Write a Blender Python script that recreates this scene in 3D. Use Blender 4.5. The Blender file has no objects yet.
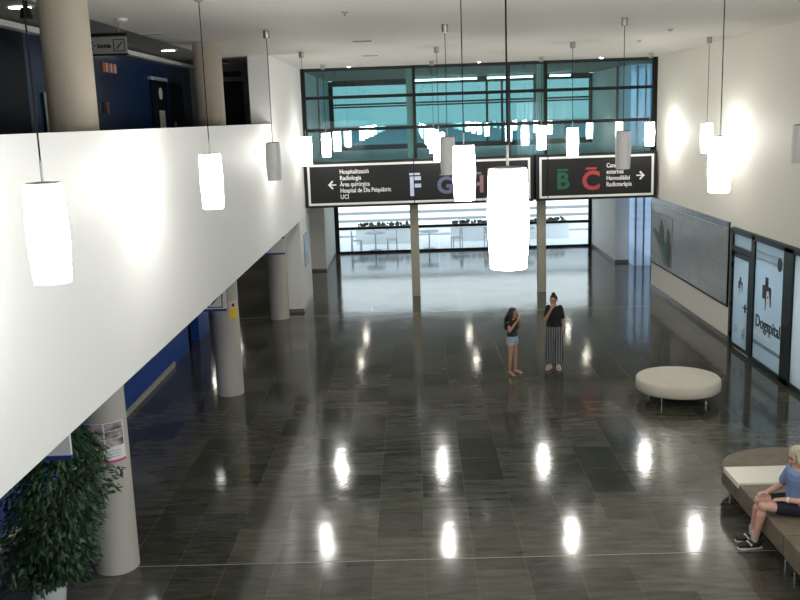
import bpy, bmesh, math, random
from mathutils import Vector, Matrix
rnd = random.Random(7)
S = bpy.context.scene
C = S.collection
PI = math.pi

# ------------------------------------------------------------ camera, sky, big lights, exposure
cam_d = bpy.data.cameras.new('camera'); cam = bpy.data.objects.new('camera', cam_d); C.objects.link(cam)
cam_d.sensor_fit = 'HORIZONTAL'; cam_d.sensor_width = 36.0; cam_d.lens = 931.6 / 800 * 36
cam_d.clip_start = 0.05; cam_d.clip_end = 400
YAW, PITCH, ROLL = math.radians(-1.05), math.radians(11.023), math.radians(1.959)
cam.matrix_world = (Matrix.Translation((0, 0, 5.4)) @ Matrix.Rotation(-YAW, 4, 'Z')
                    @ Matrix.Rotation(PI / 2 - PITCH, 4, 'X') @ Matrix.Rotation(-ROLL, 4, 'Z'))
S.camera = cam
W = bpy.data.worlds.new('sky'); S.world = W; W.use_nodes = True
W.node_tree.nodes['Background'].inputs[0].default_value = (0.86, 0.95, 1.0, 1)
W.node_tree.nodes['Background'].inputs[1].default_value = 2.3
S.view_settings.view_transform = 'Standard'; S.view_settings.look = 'None'
S.view_settings.gamma = 1; S.view_settings.use_curve_mapping = False
S.view_settings.exposure = 0.0
LAMP = 36.0                     # radiance of the pendant shades

def area_light(name, loc, rot, sx, sy, power, col):
    l = bpy.data.lights.new(name, 'AREA'); l.shape = 'RECTANGLE'; l.size = sx; l.size_y = sy
    l.energy = power; l.color = col
    o = bpy.data.objects.new(name, l); C.objects.link(o); o.location = loc; o.rotation_euler = rot
    return o
# area light standing in for daylight from unseen glazing in the right wall, beside and behind the camera
area_light('daylight_side', (7.1, -2.0, 3.6), (0, math.radians(90), 0), 5.0, 11.0, 230, (0.76, 0.91, 1.0))

# ------------------------------------------------------------ materials
def mat(name, col, rough=0.5, metal=0.0, spec=0.5, emit=None, estr=0.0, coat=0.0):
    m = bpy.data.materials.new(name); m.use_nodes = True
    b = m.node_tree.nodes['Principled BSDF']
    b.inputs['Base Color'].default_value = (*col, 1); b.inputs['Roughness'].default_value = rough
    b.inputs['Metallic'].default_value = metal; b.inputs['Specular IOR Level'].default_value = spec
    b.inputs['Coat Weight'].default_value = coat
    if emit:
        b.inputs['Emission Color'].default_value = (*emit, 1); b.inputs['Emission Strength'].default_value = estr
    return m
def nd(m, t, **kw):
    n = m.node_tree.nodes.new(t)
    for k, v in kw.items(): setattr(n, k, v)
    return n
def lk(m, a, b): m.node_tree.links.new(a, b)
def mottle(m, c1, c2, scale=3.0, detail=4.0, bump=0.0, stretch=(1, 1, 1)):
    """noise between two colours over the object's own coordinates"""
    b = m.node_tree.nodes['Principled BSDF']
    tc = nd(m, 'ShaderNodeTexCoord'); mp = nd(m, 'ShaderNodeMapping'); mp.inputs['Scale'].default_value = stretch
    n = nd(m, 'ShaderNodeTexNoise'); n.inputs['Scale'].default_value = scale; n.inputs['Detail'].default_value = detail
    r = nd(m, 'ShaderNodeValToRGB'); r.color_ramp.elements[0].color = (*c1, 1); r.color_ramp.elements[1].color = (*c2, 1)
    r.color_ramp.elements[0].position = .3; r.color_ramp.elements[1].position = .7
    lk(m, tc.outputs['Object'], mp.inputs[0]); lk(m, mp.outputs[0], n.inputs['Vector']); lk(m, n.outputs['Fac'], r.inputs[0])
    lk(m, r.outputs[0], b.inputs['Base Color'])
    if bump:
        bp = nd(m, 'ShaderNodeBump'); bp.inputs['Strength'].default_value = bump
        lk(m, n.outputs['Fac'], bp.inputs['Height']); lk(m, bp.outputs[0], b.inputs['Normal'])
    return m
def glass(name, tint, f0=0.05, rough=0.0, boost=1.0):
    """clear pane: tinted pass-through plus a Schlick mirror term"""
    m = bpy.data.materials.new(name); m.use_nodes = True; nt = m.node_tree; nt.nodes.clear()
    out = nd(m, 'ShaderNodeOutputMaterial'); mix = nd(m, 'ShaderNodeMixShader')
    tr = nd(m, 'ShaderNodeBsdfTransparent'); tr.inputs[0].default_value = (*tint, 1)
    gl = nd(m, 'ShaderNodeBsdfGlossy'); gl.inputs['Roughness'].default_value = rough
    geo = nd(m, 'ShaderNodeNewGeometry'); dot = nd(m, 'ShaderNodeVectorMath', operation='DOT_PRODUCT')
    lk(m, geo.outputs['Incoming'], dot.inputs[0]); lk(m, geo.outputs['Normal'], dot.inputs[1])
    ab = nd(m, 'ShaderNodeMath', operation='ABSOLUTE'); lk(m, dot.outputs['Value'], ab.inputs[0])
    om = nd(m, 'ShaderNodeMath', operation='SUBTRACT'); om.inputs[0].default_value = 1; lk(m, ab.outputs[0], om.inputs[1])
    pw = nd(m, 'ShaderNodeMath', operation='POWER'); lk(m, om.outputs[0], pw.inputs[0]); pw.inputs[1].default_value = 5
    ma = nd(m, 'ShaderNodeMath', operation='MULTIPLY_ADD'); lk(m, pw.outputs[0], ma.inputs[0])
    ma.inputs[1].default_value = (1 - f0) * boost; ma.inputs[2].default_value = f0
    lk(m, ma.outputs[0], mix.inputs[0]); lk(m, tr.outputs[0], mix.inputs[1]); lk(m, gl.outputs[0], mix.inputs[2])
    lk(m, mix.outputs[0], out.inputs[0]); return m
def frosted(name, col, clear=0.35, cl_col=(.8, .9, 1), gloss=0.0):
    m = bpy.data.materials.new(name); m.use_nodes = True; nt = m.node_tree; nt.nodes.clear()
    out = nd(m, 'ShaderNodeOutputMaterial'); mix = nd(m, 'ShaderNodeMixShader'); mix.inputs[0].default_value = clear
    tl = nd(m, 'ShaderNodeBsdfTranslucent'); tl.inputs[0].default_value = (*col, 1)
    df = nd(m, 'ShaderNodeBsdfDiffuse'); df.inputs[0].default_value = (*col, 1)
    m2 = nd(m, 'ShaderNodeMixShader'); m2.inputs[0].default_value = .35
    tr = nd(m, 'ShaderNodeBsdfTransparent'); tr.inputs[0].default_value = (*cl_col, 1)
    lk(m, tl.outputs[0], m2.inputs[1]); lk(m, df.outputs[0], m2.inputs[2])
    lk(m, m2.outputs[0], mix.inputs[1]); lk(m, tr.outputs[0], mix.inputs[2]); gl = nd(m, 'ShaderNodeBsdfGlossy'); gl.inputs['Roughness'].default_value = .05
    m3 = nd(m, 'ShaderNodeMixShader'); m3.inputs[0].default_value = gloss
    lk(m, mix.outputs[0], m3.inputs[1]); lk(m, gl.outputs[0], m3.inputs[2]); lk(m, m3.outputs[0], out.inputs[0]); return m

def floor_mat():
    m = mat('polished_slate_tiles', (.05, .05, .045), .1, spec=.4)
    b = m.node_tree.nodes['Principled BSDF']
    geo = nd(m, 'ShaderNodeNewGeometry')
    mp = nd(m, 'ShaderNodeMapping'); mp.inputs['Rotation'].default_value = (0, 0, PI / 2)
    lk(m, geo.outputs['Position'], mp.inputs[0])
    br = nd(m, 'ShaderNodeTexBrick'); br.offset = .37; br.offset_frequency = 2; br.squash = 1
    br.inputs['Scale'].default_value = 1; br.inputs['Brick Width'].default_value = .95; br.inputs['Row Height'].default_value = .62
    br.inputs['Mortar Size'].default_value = .004; br.inputs['Mortar Smooth'].default_value = .2; br.inputs['Bias'].default_value = -.1
    br.inputs['Color1'].default_value = (.046, .046, .037, 1); br.inputs['Color2'].default_value = (.10, .098, .08, 1)
    br.inputs['Mortar'].default_value = (.12, .118, .095, 1)
    lk(m, mp.outputs[0], br.inputs['Vector'])
    mp2 = nd(m, 'ShaderNodeMapping'); mp2.inputs['Scale'].default_value = (1.2, 5.5, 1); lk(m, geo.outputs['Position'], mp2.inputs[0])
    n = nd(m, 'ShaderNodeTexNoise'); n.inputs['Scale'].default_value = 1.6; n.inputs['Detail'].default_value = 8; n.inputs['Roughness'].default_value = .65
    lk(m, mp2.outputs[0], n.inputs['Vector'])
    r = nd(m, 'ShaderNodeValToRGB'); r.color_ramp.elements[0].color = (.55, .55, .55, 1); r.color_ramp.elements[1].color = (1.5, 1.5, 1.45, 1)
    r.color_ramp.elements[0].position = .32; r.color_ramp.elements[1].position = .7
    lk(m, n.outputs['Fac'], r.inputs[0])
    mx = nd(m, 'ShaderNodeMix', data_type='RGBA', blend_type='MULTIPLY'); mx.inputs[0].default_value = 1
    lk(m, br.outputs['Color'], mx.inputs[6]); lk(m, r.outputs[0], mx.inputs[7])
    lk(m, mx.outputs[2], b.inputs['Base Color'])
    n2 = nd(m, 'ShaderNodeTexNoise'); n2.inputs['Scale'].default_value = 1.1; n2.inputs['Detail'].default_value = 3
    lk(m, geo.outputs['Position'], n2.inputs['Vector'])
    rr = nd(m, 'ShaderNodeMapRange'); rr.inputs[3].default_value = .065; rr.inputs[4].default_value = .15
    lk(m, n2.outputs['Fac'], rr.inputs[0]); lk(m, rr.outputs[0], b.inputs['Roughness'])
    bp = nd(m, 'ShaderNodeBump'); bp.inputs['Strength'].default_value = .012; bp.inputs['Distance'].default_value = .4
    lk(m, n2.outputs['Fac'], bp.inputs['Height']); lk(m, bp.outputs[0], b.inputs['Normal'])
    return m
def stripes_mat(name, c1, c2, scale):
    m = mat(name, c1, .8); b = m.node_tree.nodes['Principled BSDF']
    tc = nd(m, 'ShaderNodeTexCoord'); w = nd(m, 'ShaderNodeTexWave', wave_type='BANDS', bands_direction='X')
    w.inputs['Scale'].default_value = scale; w.inputs['Distortion'].default_value = .6; w.inputs['Detail'].default_value = 1
    r = nd(m, 'ShaderNodeValToRGB'); r.color_ramp.elements[0].color = (*c1, 1); r.color_ramp.elements[1].color = (*c2, 1)
    r.color_ramp.elements[0].position = .72; r.color_ramp.elements[1].position = .9
    lk(m, tc.outputs['Object'], w.inputs['Vector']); lk(m, w.outputs['Fac'], r.inputs[0]); lk(m, r.outputs[0], b.inputs['Base Color'])
    return m
def grid_mat(name, c1, c2, cm, bw, rh, rough, rot):
    m = mat(name, c1, rough); b = m.node_tree.nodes['Principled BSDF']
    tc = nd(m, 'ShaderNodeTexCoord'); mp = nd(m, 'ShaderNodeCombineXYZ'); sp = nd(m, 'ShaderNodeSeparateXYZ')
    br = nd(m, 'ShaderNodeTexBrick'); br.offset = 0; br.inputs['Scale'].default_value = 1
    br.inputs['Brick Width'].default_value = bw; br.inputs['Row Height'].default_value = rh; br.inputs['Mortar Size'].default_value = .008
    br.inputs['Color1'].default_value = (*c1, 1); br.inputs['Color2'].default_value = (*c2, 1); br.inputs['Mortar'].default_value = (*cm, 1)
    lk(m, tc.outputs['Object'], sp.inputs[0]); lk(m, sp.outputs[1], mp.inputs[0]); lk(m, sp.outputs[2], mp.inputs[1]); lk(m, mp.outputs[0], br.inputs['Vector']); lk(m, br.outputs['Color'], b.inputs['Base Color'])
    return m

M = {}
M['floor'] = floor_mat()
M['white'] = mat('white_paint', (.80, .80, .785), .6)
M['parapet'] = mat('white_parapet_paint', (.80, .805, .80), .55)
M['cream'] = mat('warm_white_paint', (.76, .74, .67), .6)
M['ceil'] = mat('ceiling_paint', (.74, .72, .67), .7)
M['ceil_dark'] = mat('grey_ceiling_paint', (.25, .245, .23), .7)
M['concrete'] = mottle(mat('fair_faced_concrete', (.42, .4, .36), .65), (.36, .34, .31), (.47, .45, .41), 1.2, 6, .03, (1, 1, .25))
M['concrete_warmlit'] = mottle(mat('warm_lit_concrete', (.44, .38, .31), .65), (.38, .33, .265), (.47, .41, .335), 1.2, 6, .03, (1, 1, .25))  # same concrete, with the gallery's warm light put into its colour
M['steelcol'] = mat('grey_beige_column_paint', (.36, .34, .28), .5)
M['black'] = mat('black_metal', (.006, .007, .007), .45, spec=.2)
M['frame'] = mat('dark_green_grey_aluminium', (.014, .022, .024), .4, spec=.25)
M['tealglass'] = glass('teal_tinted_glass', (.67, .885, .905), .075, 0)
M['clear'] = glass('clear_glass', (.95, .98, .98), .05, 0)
M['cyanglass'] = glass('cyan_sky_glass', (.45, .56, .56), .05, 0)
M['frost'] = frosted('frosted_film_glass', (.8, .88, .92), .74, (.9, .95, .98))
M['bluefrost'] = frosted('blue_frosted_glass', (.62, .70, .8), .45, (.64, .74, .87))
M['blue'] = mottle(mat('glossy_blue_wall', (.006, .026, .085), .25, spec=.35), (.005, .023, .078), (.008, .031, .1), .8, 2)
M['navy'] = mat('dark_navy_panel', (.002, .005, .011), .6, spec=.15)
M['bluelow'] = mat('saturated_blue_wall', (.012, .065, .33), .3)
M['skirt'] = mat('grey_stone_skirting', (.16, .155, .14), .35)
M['skirt_light'] = mat('pale_stone_skirting', (.4, .4, .38), .4)
M['door'] = mat('dark_door', (.004, .007, .01), .5, spec=.2)
M['greygreen'] = mat('grey_green_wall', (.16, .18, .15), .6)
M['passage'] = mat('pale_grey_wall', (.4, .4, .36), .6)
M['sign'] = mat('anthracite_sign_face', (.013, .013, .015), .45, spec=.3)
M['signframe'] = mat('white_sign_frame', (.78, .78, .76), .4)
M['letter'] = mat('white_letters', (.85, .85, .85), .5)
M['letter_F'] = mat('pale_blue_letter', (.55, .66, .85), .5)
M['letter_G'] = mat('muted_violet_blue_letter', (.12, .135, .24), .5)
M['letter_H'] = mat('dusky_pink_letter', (.3, .16, .19), .5)
M['letter_B'] = mat('green_letter', (.008, .105, .05), .5)
M['letter_C'] = mat('red_letter', (.45, .05, .05), .5)
M['shade'] = mat('lit_opal_shade', (.9, .88, .82), .5, emit=(1.0, .972, .91), estr=LAMP)
M['shade_off'] = mat('unlit_opal_shade', (.62, .62, .63), .4)
M['cap'] = mat('dark_grey_cap', (.09, .09, .09), .4)
M['nickel'] = mat('brushed_nickel', (.35, .34, .32), .35, .8)
M['cord'] = mat('black_cord', (.015, .015, .015), .8, spec=.1)
M['steel'] = mat('chrome', (.7, .7, .7), .15, 1)
M['leather'] = mottle(mat('cream_leather', (.62, .585, .5), .5), (.57, .535, .455), (.66, .62, .53), 1.5, 3)
M['brown'] = mottle(mat('taupe_upholstery', (.16, .13, .095), .6), (.13, .105, .078), (.18, .15, .11), 6, 3)
M['laminate'] = mat('white_laminate', (.74, .72, .64), .35)
M['downlight'] = mat('downlight_diffuser', (.9, .9, .85), .5, emit=(1, .97, .9), estr=7)
M['shoplight'] = mat('shop_panel_diffuser', (.9, .9, .88), .5, emit=(.95, .98, 1), estr=15)
M['spot'] = mat('small_lamp_diffuser', (.9, .9, .85), .5, emit=(.95, 1, .93), estr=34)
M['lobbyspot'] = mat('warm_lamp_diffuser', (.9, .9, .85), .5, emit=(1, .93, .8), estr=60)
M['tube'] = mat('fluorescent_tube', (.9, .9, .9), .5, emit=(.9, .97, 1), estr=10)
M['plastic'] = mat('white_plastic', (.6, .6, .57), .4)
M['film'] = frosted('frosted_shop_film', (.56, .68, .76), .08, (.8, .9, .95), .08)
M['film2'] = frosted('pale_shop_film', (.7, .78, .82), .08, (.9, .95, 1), .06)
M['filmdark'] = mat('grey_film_band', (.25, .32, .37), .2)
M['logo'] = mat('charcoal_logo_film', (.015, .018, .022), .4)
M['logowhite'] = mat('white_logo_film', (.7, .75, .78), .4)
M['tiles'] = grid_mat('grey_wall_tiles', (.155, .15, .135), (.185, .18, .16), (.11, .11, .10), .3, .3, .25, (PI / 2, 0, PI / 2))
M['tilecap'] = mat('dark_steel_strip', (.055, .058, .07), .2)
M['paper'] = mat('white_paper', (.72, .72, .74), .6)
M['yellow'] = mat('yellow_paper', (.75, .5, .05), .6)
M['magenta'] = mat('magenta_print', (.55, .04, .18), .6)
M['printblue'] = mat('deep_blue_print', (.02, .04, .2), .5)
M['pot'] = mat('white_glazed_pot', (.75, .76, .78), .25)
M['soil'] = mat('dark_soil', (.02, .014, .01), .9)
M['leaf'] = mottle(mat('ficus_leaf', (.02, .07, .02), .5), (.008, .03, .010), (.028, .085, .025), 3, 2)
M['bark'] = mat('grey_bark', (.09, .07, .05), .8)
M['skin'] = mat('skin', (.50, .27, .19), .5)
M['skin_red'] = mat('pale_skin', (.58, .33, .26), .5)
M['hair'] = mottle(mat('dark_brown_hair', (.018, .011, .009), .45), (.012, .008, .007), (.03, .018, .013), 30, 3, 0, (1, 1, .1))
M['greyhair'] = mottle(mat('ash_blond_hair', (.4, .36, .27), .55), (.32, .29, .21), (.5, .45, .34), 30, 3, 0, (1, 1, .1))
M['eye'] = mat('dark_eye', (.01, .008, .006), .2)
M['lip'] = mat('lips', (.33, .10, .09), .5)
M['blackcloth'] = mat('black_cotton', (.008, .008, .009), .8)
M['greycloth'] = mat('dark_grey_cotton', (.022, .022, .025), .8)
M['denim'] = mottle(mat('faded_denim', (.35, .45, .58), .8), (.2, .28, .42), (.5, .58, .68), 14, 3)
M['stripe'] = stripes_mat('striped_trousers', (.008, .010, .015), (.45, .48, .5), 8.5)
M['sandal'] = mat('white_leather', (.7, .68, .64), .5)
M['tan'] = mat('tan_leather', (.3, .17, .11), .6)
M['shirtblue'] = mottle(mat('light_blue_cotton', (.17, .25, .45), .8), (.15, .225, .41), (.2, .29, .5), 8, 3)
M['navycloth'] = mat('navy_shorts', (.006, .008, .016), .8)
M['sock'] = mat('pale_grey_sock', (.5, .45, .42), .8)
M['shoe'] = mat('black_trainer', (.015, .015, .016), .5)
M['watch'] = mat('white_watch', (.75, .74, .7), .3)
M['paving'] = mottle(mat('pale_paving', (.85, .85, .84), .8), (.78, .78, .78), (.9, .9, .9), 1, 3)
M['stripgrey'] = mat('grey_granite_kerb', (.3, .32, .34), .7)
M['hedge'] = mottle(mat('dark_hedge', (.03, .045, .03), .9), (.015, .025, .018), (.07, .08, .06), 9, 4)
M['outgrey'] = mat('pale_blue_grey_render', (.3, .42, .5), .8)
M['orange'] = mat('orange_plate_paint', (.5, .11, .03), .5)
M['palelit'] = mat('pale_blue_frame', (.33, .4, .48), .4)
M['concslab'] = mat('terrace_slab', (.35, .35, .34), .7)

# ------------------------------------------------------------ mesh helpers
def bx(bm, x0, x1, y0, y1, z0, z1, bev=0):
    vs = [bm.verts.new(p) for p in ((x0, y0, z0), (x1, y0, z0), (x1, y1, z0), (x0, y1, z0), (x0, y0, z1), (x1, y0, z1), (x1, y1, z1), (x0, y1, z1))]
    fs = [bm.faces.new([vs[i] for i in q]) for q in ((3, 2, 1, 0), (4, 5, 6, 7), (0, 1, 5, 4), (1, 2, 6, 5), (2, 3, 7, 6), (3, 0, 4, 7))]
    if bev:
        es = list({e for f in fs for e in f.edges})
        bmesh.ops.bevel(bm, geom=es, offset=bev, segments=2, affect='EDGES', profile=.5)
def lathe(bm, prof, cx=0, cy=0, n=32, cap0=True, cap1=True):
    rings = [[bm.verts.new((cx + r * math.cos(2 * PI * i / n), cy + r * math.sin(2 * PI * i / n), z)) for i in range(n)] for r, z in prof]
    for a, b in zip(rings, rings[1:]):
        for i in range(n): bm.faces.new((a[i], a[(i + 1) % n], b[(i + 1) % n], b[i]))
    if cap0: bm.faces.new(rings[0][::-1])
    if cap1: bm.faces.new(rings[-1])
def tube(bm, pts, rad, n=10):
    """round tube through points, radius scalar or list"""
    pts = [Vector(p) for p in pts]; rr = rad if isinstance(rad, (list, tuple)) else [rad] * len(pts)
    rings = []; up = Vector((0.31, .2, .93)).normalized()
    for i, p in enumerate(pts):
        d = (pts[min(i + 1, len(pts) - 1)] - pts[max(i - 1, 0)]).normalized()
        u = d.cross(up)
        if u.length < .05: u = d.cross(Vector((1, 0, 0)))
        u.normalize(); v = d.cross(u)
        rings.append([bm.verts.new(p + (u * math.cos(2 * PI * k / n) + v * math.sin(2 * PI * k / n)) * rr[i]) for k in range(n)])
    for a, b in zip(rings, rings[1:]):
        for k in range(n): bm.faces.new((a[k], a[(k + 1) % n], b[(k + 1) % n], b[k]))
    bm.faces.new(rings[0][::-1]); bm.faces.new(rings[-1])
def loft(bm, rings, n=28, power=2.0):
    """closed stack of elliptic rings: (cx, cy, z, rx, ry)"""
    R = []
    for cx, cy, z, rx, ry in rings:
        ring = []
        for i in range(n):
            c, s = math.cos(2 * PI * i / n), math.sin(2 * PI * i / n)
            f = (abs(c) ** power + abs(s) ** power) ** (-1 / power)
            ring.append(bm.verts.new((cx + rx * c * f, cy + ry * s * f, z)))
        R.append(ring)
    for a, b in zip(R, R[1:]):
        for i in range(n): bm.faces.new((a[i], a[(i + 1) % n], b[(i + 1) % n], b[i]))
    bm.faces.new(R[0][::-1]); bm.faces.new(R[-1])
def ball(bm, c, r, seg=20, mtx=None):
    """ellipsoid; r a triple"""
    r = (r, r, r) if not isinstance(r, (tuple, list)) else r
    m = Matrix.Translation(c) @ (mtx or Matrix.Identity(4)) @ Matrix.Diagonal((*r, 1))
    bmesh.ops.create_uvsphere(bm, u_segments=seg, v_segments=max(8, seg // 2 + 2), radius=1, matrix=m)
def prism(bm, outline, axis, a, b):
    """extrude a 2-D outline along an axis (x: outline=(y,z); y: (x,z); z: (x,y))"""
    def P(u, v, w): return (w, u, v) if axis == 'x' else (u, w, v) if axis == 'y' else (u, v, w)
    A = [bm.verts.new(P(u, v, a)) for u, v in outline]; B = [bm.verts.new(P(u, v, b)) for u, v in outline]
    bm.faces.new(A); bm.faces.new(B[::-1])
    n = len(outline)
    for i in range(n): bm.faces.new((A[i], B[i], B[(i + 1) % n], A[(i + 1) % n]))
def bmn(): return bmesh.new()
def obj(name, bm, m, parent=None, smooth=None):
    bmesh.ops.recalc_face_normals(bm, faces=bm.faces)
    me = bpy.data.meshes.new(name); bm.to_mesh(me); bm.free()
    me.materials.append(m)
    o = bpy.data.objects.new(name, me); C.objects.link(o)
    if smooth is not None:
        for p in me.polygons: p.use_smooth = True
        try: me.set_sharp_from_angle(angle=math.radians(smooth))
        except Exception: pass
    if parent: o.parent = parent
    return o
def boxo(name, dims, m, parent=None, bev=0):
    bm = bmn(); bx(bm, *dims, bev=bev); return obj(name, bm, m, parent)
def tag(o, label, cat, group=None, kind='thing'):
    o['label'] = label; o['category'] = cat; o['kind'] = kind
    if group: o['group'] = group
    return o
def thing(name, label, cat, loc=(0, 0, 0), group=None, rz=0):
    o = bpy.data.objects.new(name, None); C.objects.link(o); o.location = loc; o.rotation_euler = (0, 0, rz)
    return tag(o, label, cat, group)
def struct(o): o['kind'] = 'structure'; return o
def copy_tree(o, parent=None):
    c = o.copy(); C.objects.link(c); c.parent = parent
    for ch in list(o.children): copy_tree(ch, c)
    return c
def text(name, body, size, m, mtx, parent, bold=0.0, align='LEFT', width=None, ext=.004):
    cu = bpy.data.curves.new(name, 'FONT'); cu.body = body; cu.size = size; cu.extrude = ext; cu.offset = bold; cu.align_x = align
    cu.resolution_u = 4
    t = bpy.data.objects.new(name, cu); C.objects.link(t)
    bpy.context.view_layer.update()
    me = bpy.data.meshes.new_from_object(t.evaluated_get(bpy.context.evaluated_depsgraph_get()))
    bpy.data.objects.remove(t)
    if width:
        xs = [v.co.x for v in me.vertices]; k = width / (max(xs) - min(xs))
        for v in me.vertices: v.co.x *= k
    me.transform(mtx); me.materials.clear(); me.materials.append(m); me.name = name
    o = bpy.data.objects.new(name, me); C.objects.link(o); o.parent = parent
    return o
def face_y(x, y, z):   # text plane seen from -Y
    return Matrix.Translation((x, y, z)) @ Matrix.Rotation(PI / 2, 4, 'X')
def face_negx(x, y, z):  # text on the right wall, read from the hall (reading direction -Y)
    return Matrix.Translation((x, y, z)) @ Matrix.Rotation(-PI / 2, 4, 'Z') @ Matrix.Rotation(PI / 2, 4, 'X')

XL, XR, ZC, YG, YF = -3.23, 7.26, 6.92, 28.2, 38.1
# ------------------------------------------------------------ the setting
struct(boxo('floor', (-9.2, 8.8, -12.2, 38.05, -.2, 0), M['floor']))
bm = bmn(); bx(bm, -4.48, XR + .2, -12.2, YG - .05, ZC, ZC + .2); struct(obj('ceiling', bm, M['ceil']))
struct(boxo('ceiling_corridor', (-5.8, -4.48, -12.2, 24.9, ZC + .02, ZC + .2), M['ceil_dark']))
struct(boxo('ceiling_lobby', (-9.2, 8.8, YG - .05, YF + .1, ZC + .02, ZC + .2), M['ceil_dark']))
struct(boxo('trim_1', (-5.58, -5.42, -12, 24.5, 6.80, 6.88), M['signframe']))          # pale cove trim above the blue wall
# right wall
bm = bmn(); bx(bm, XR, XR + .25, -12.2, -7.5, 0, ZC); bx(bm, XR, XR + .25, 3.5, 15.0, 0, ZC); bx(bm, XR, XR + .25, -7.5, 3.5, 0, 1.1); bx(bm, XR, XR + .25, -7.5, 3.5, 6.1, ZC); bx(bm, XR, XR + .25, 15.0, 21.12, 2.7, ZC); bx(bm, XR, XR + .25, 21.12, 28.5, 0, ZC)
struct(obj('wall_right', bm, M['cream']))
w5 = struct(boxo('window_5', (XR + .1, XR + .13, -7.5, 3.5, 1.1, 6.1), M['frost']))  # unseen window, added to go with the daylight area light
bm = bmn()
for k in range(6): bx(bm, XR + .02, XR + .2, -7.5 + k * 2.18, -7.4 + k * 2.18, 1.1, 6.1)
for z in (1.1, 3.55, 6.02): bx(bm, XR + .02, XR + .2, -7.5, 3.5, z, z + .08)
obj('window_frame', bm, M['frame'], w5)
bm = bmn(); bx(bm, 10.2, 10.4, 14.8, 21.4, 0, 2.75); bx(bm, XR + .25, 10.4, 14.6, 14.8, 0, 2.75); bx(bm, XR + .25, 10.4, 21.3, 21.5, 0, 2.75)
struct(obj('wall_shop', bm, M['white']))
struct(boxo('ceiling_shop', (XR + .25, 10.4, 14.6, 21.5, 2.75, 2.95), M['white']))
struct(boxo('floor_shop', (8.8, 10.4, 14.6, 21.5, -.2, 0), M['skirt_light']))
struct(boxo('baseboard_right', (XR - .015, XR, 21.15, 28.5, 0, .13), M['skirt']))
# right recess of the lobby
struct(boxo('wall_recess_return', (XR + .25, 8.8, 28.3, 28.5, 0, ZC), M['cream']))
struct(boxo('wall_recess_side', (8.6, 8.8, 28.5, 32.7, 0, ZC), M['white']))
struct(boxo('wall_lobby_right', (XR - .02, 7.74, 33.55, YF, 0, ZC), M['white']))
struct(boxo('baseboard_lobby_right', (XR - .035, 7.75, 33.535, YF - .06, 0, .1), M['skirt']))
struct(boxo('window_4', (7.72, 7.74, 32.78, 33.55, 0, ZC), M['bluefrost']))
w = struct(boxo('window_3', (7.74, 8.6, 32.74, 32.78, 0, ZC), M['bluefrost']))
bm = bmn()
for x in (7.74, 8.02, 8.3, 8.56): bx(bm, x, x + .05, 32.68, 32.74, 0, ZC)
obj('window_frame', bm, M['palelit'], w)
# balcony parapet and upper slab on the left
struct(boxo('wall_balcony', (XL - .22, XL, -12.2, 26.3, 2.65, 5.38), M['parapet']))
struct(boxo('floor_gallery', (-5.8, XL - .22, -12.2, 26.3, 2.66, 4.25), M['concslab']))
struct(boxo('wall_left_upper', (-3.72, XL + .001, 22.0, YG, 4.25, ZC), M['white']))
struct(boxo('wall_left_joint', (-3.72, XL - .002, 26.3, YG, 2.65, 4.25), M['white']))
struct(boxo('wall_gallery_end', (-5.8, -3.72, 24.3, 24.5, 4.25, ZC), M['greygreen']))
d = struct(boxo('door_1', (-4.80, -4.30, 24.24, 24.30, 4.25, 6.42), M['door']))
boxo('door_frame', (-4.85, -4.25, 24.26, 24.29, 4.25, 6.47), M['black'], d)
# blue walls
struct(boxo('wall_left_upper_blue', (-5.8, -5.6, 13.85, 24.5, 4.25, ZC), M['blue']))
struct(boxo('wall_left_upper_navy', (-5.8, -5.57, -12.2, 13.85, 4.25, ZC), M['navy']))
struct(boxo('wall_left_lower', (-5.8, -5.6, -12.2, 22.3, 0, 2.66), M['bluelow']))
struct(boxo('baseboard_left', (-5.6, -5.57, -12, 20.6, 0, .12), M['skirt_light']))
struct(boxo('wall_left_lower_end', (-5.8, -5.6, 23.2, 24.4, 0, 2.66), M['bluelow']))
struct(boxo('wall_left_far', (-9.2, -9.0, 22.1, YF, 0, ZC), M['passage']))
struct(boxo('wall_left_return', (-9.2, -5.6, 22.1, 22.3, 0, 2.66), M['greygreen']))
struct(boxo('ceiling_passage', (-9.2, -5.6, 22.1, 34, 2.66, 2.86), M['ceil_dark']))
struct(boxo('wall_rear', (-5.8, XR + .25, -12.4, -12.2, 0, ZC), M['white']))
# piers
p1 = struct(boxo('wall_pier', (-3.86, -3.26, 26.35, 28.85, 0.1, 2.65), M['white']))
struct(boxo('baseboard_pier', (-3.87, -3.25, 26.34, 28.86, 0, .1), M['skirt']))
struct(boxo('wall_lobby_left', (-4.3, -3.27, 33.75, YF, 0, ZC), M['white']))
struct(boxo('floor_lobby_upper', (-4.3, 8.6, YG + .32, YF - .07, 2.9, 4.2), M['white']))
struct(boxo('wall_far', (-9.0, -4.3, YF - .1, YF + .1, 0, ZC), M['passage']))
struct(boxo('trim_4', (-3.32, -3.24, 33.7, 33.78, 4.2, ZC), M['frame']))
struct(boxo('trim_5', (XR - .05, XR + .03, 33.5, 33.58, 4.2, ZC), M['frame']))
struct(boxo('baseboard_lobby_left', (-4.3, -3.26, 33.74, YF - .06, 0, .08), M['skirt']))
struct(boxo('wall_lobby_upper_left', (-9.0, -5.6, 28.2, 38, 2.9, ZC), M['greygreen']))
struct(boxo('ceiling_pier_side', (-9.2, -3.3, 26.3, YF, 2.67, 2.88), M['white']))
struct(boxo('wall_upper_side', (-3.9, -3.3, 28.26, 33.7, 2.88, ZC), M['white']))
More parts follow.
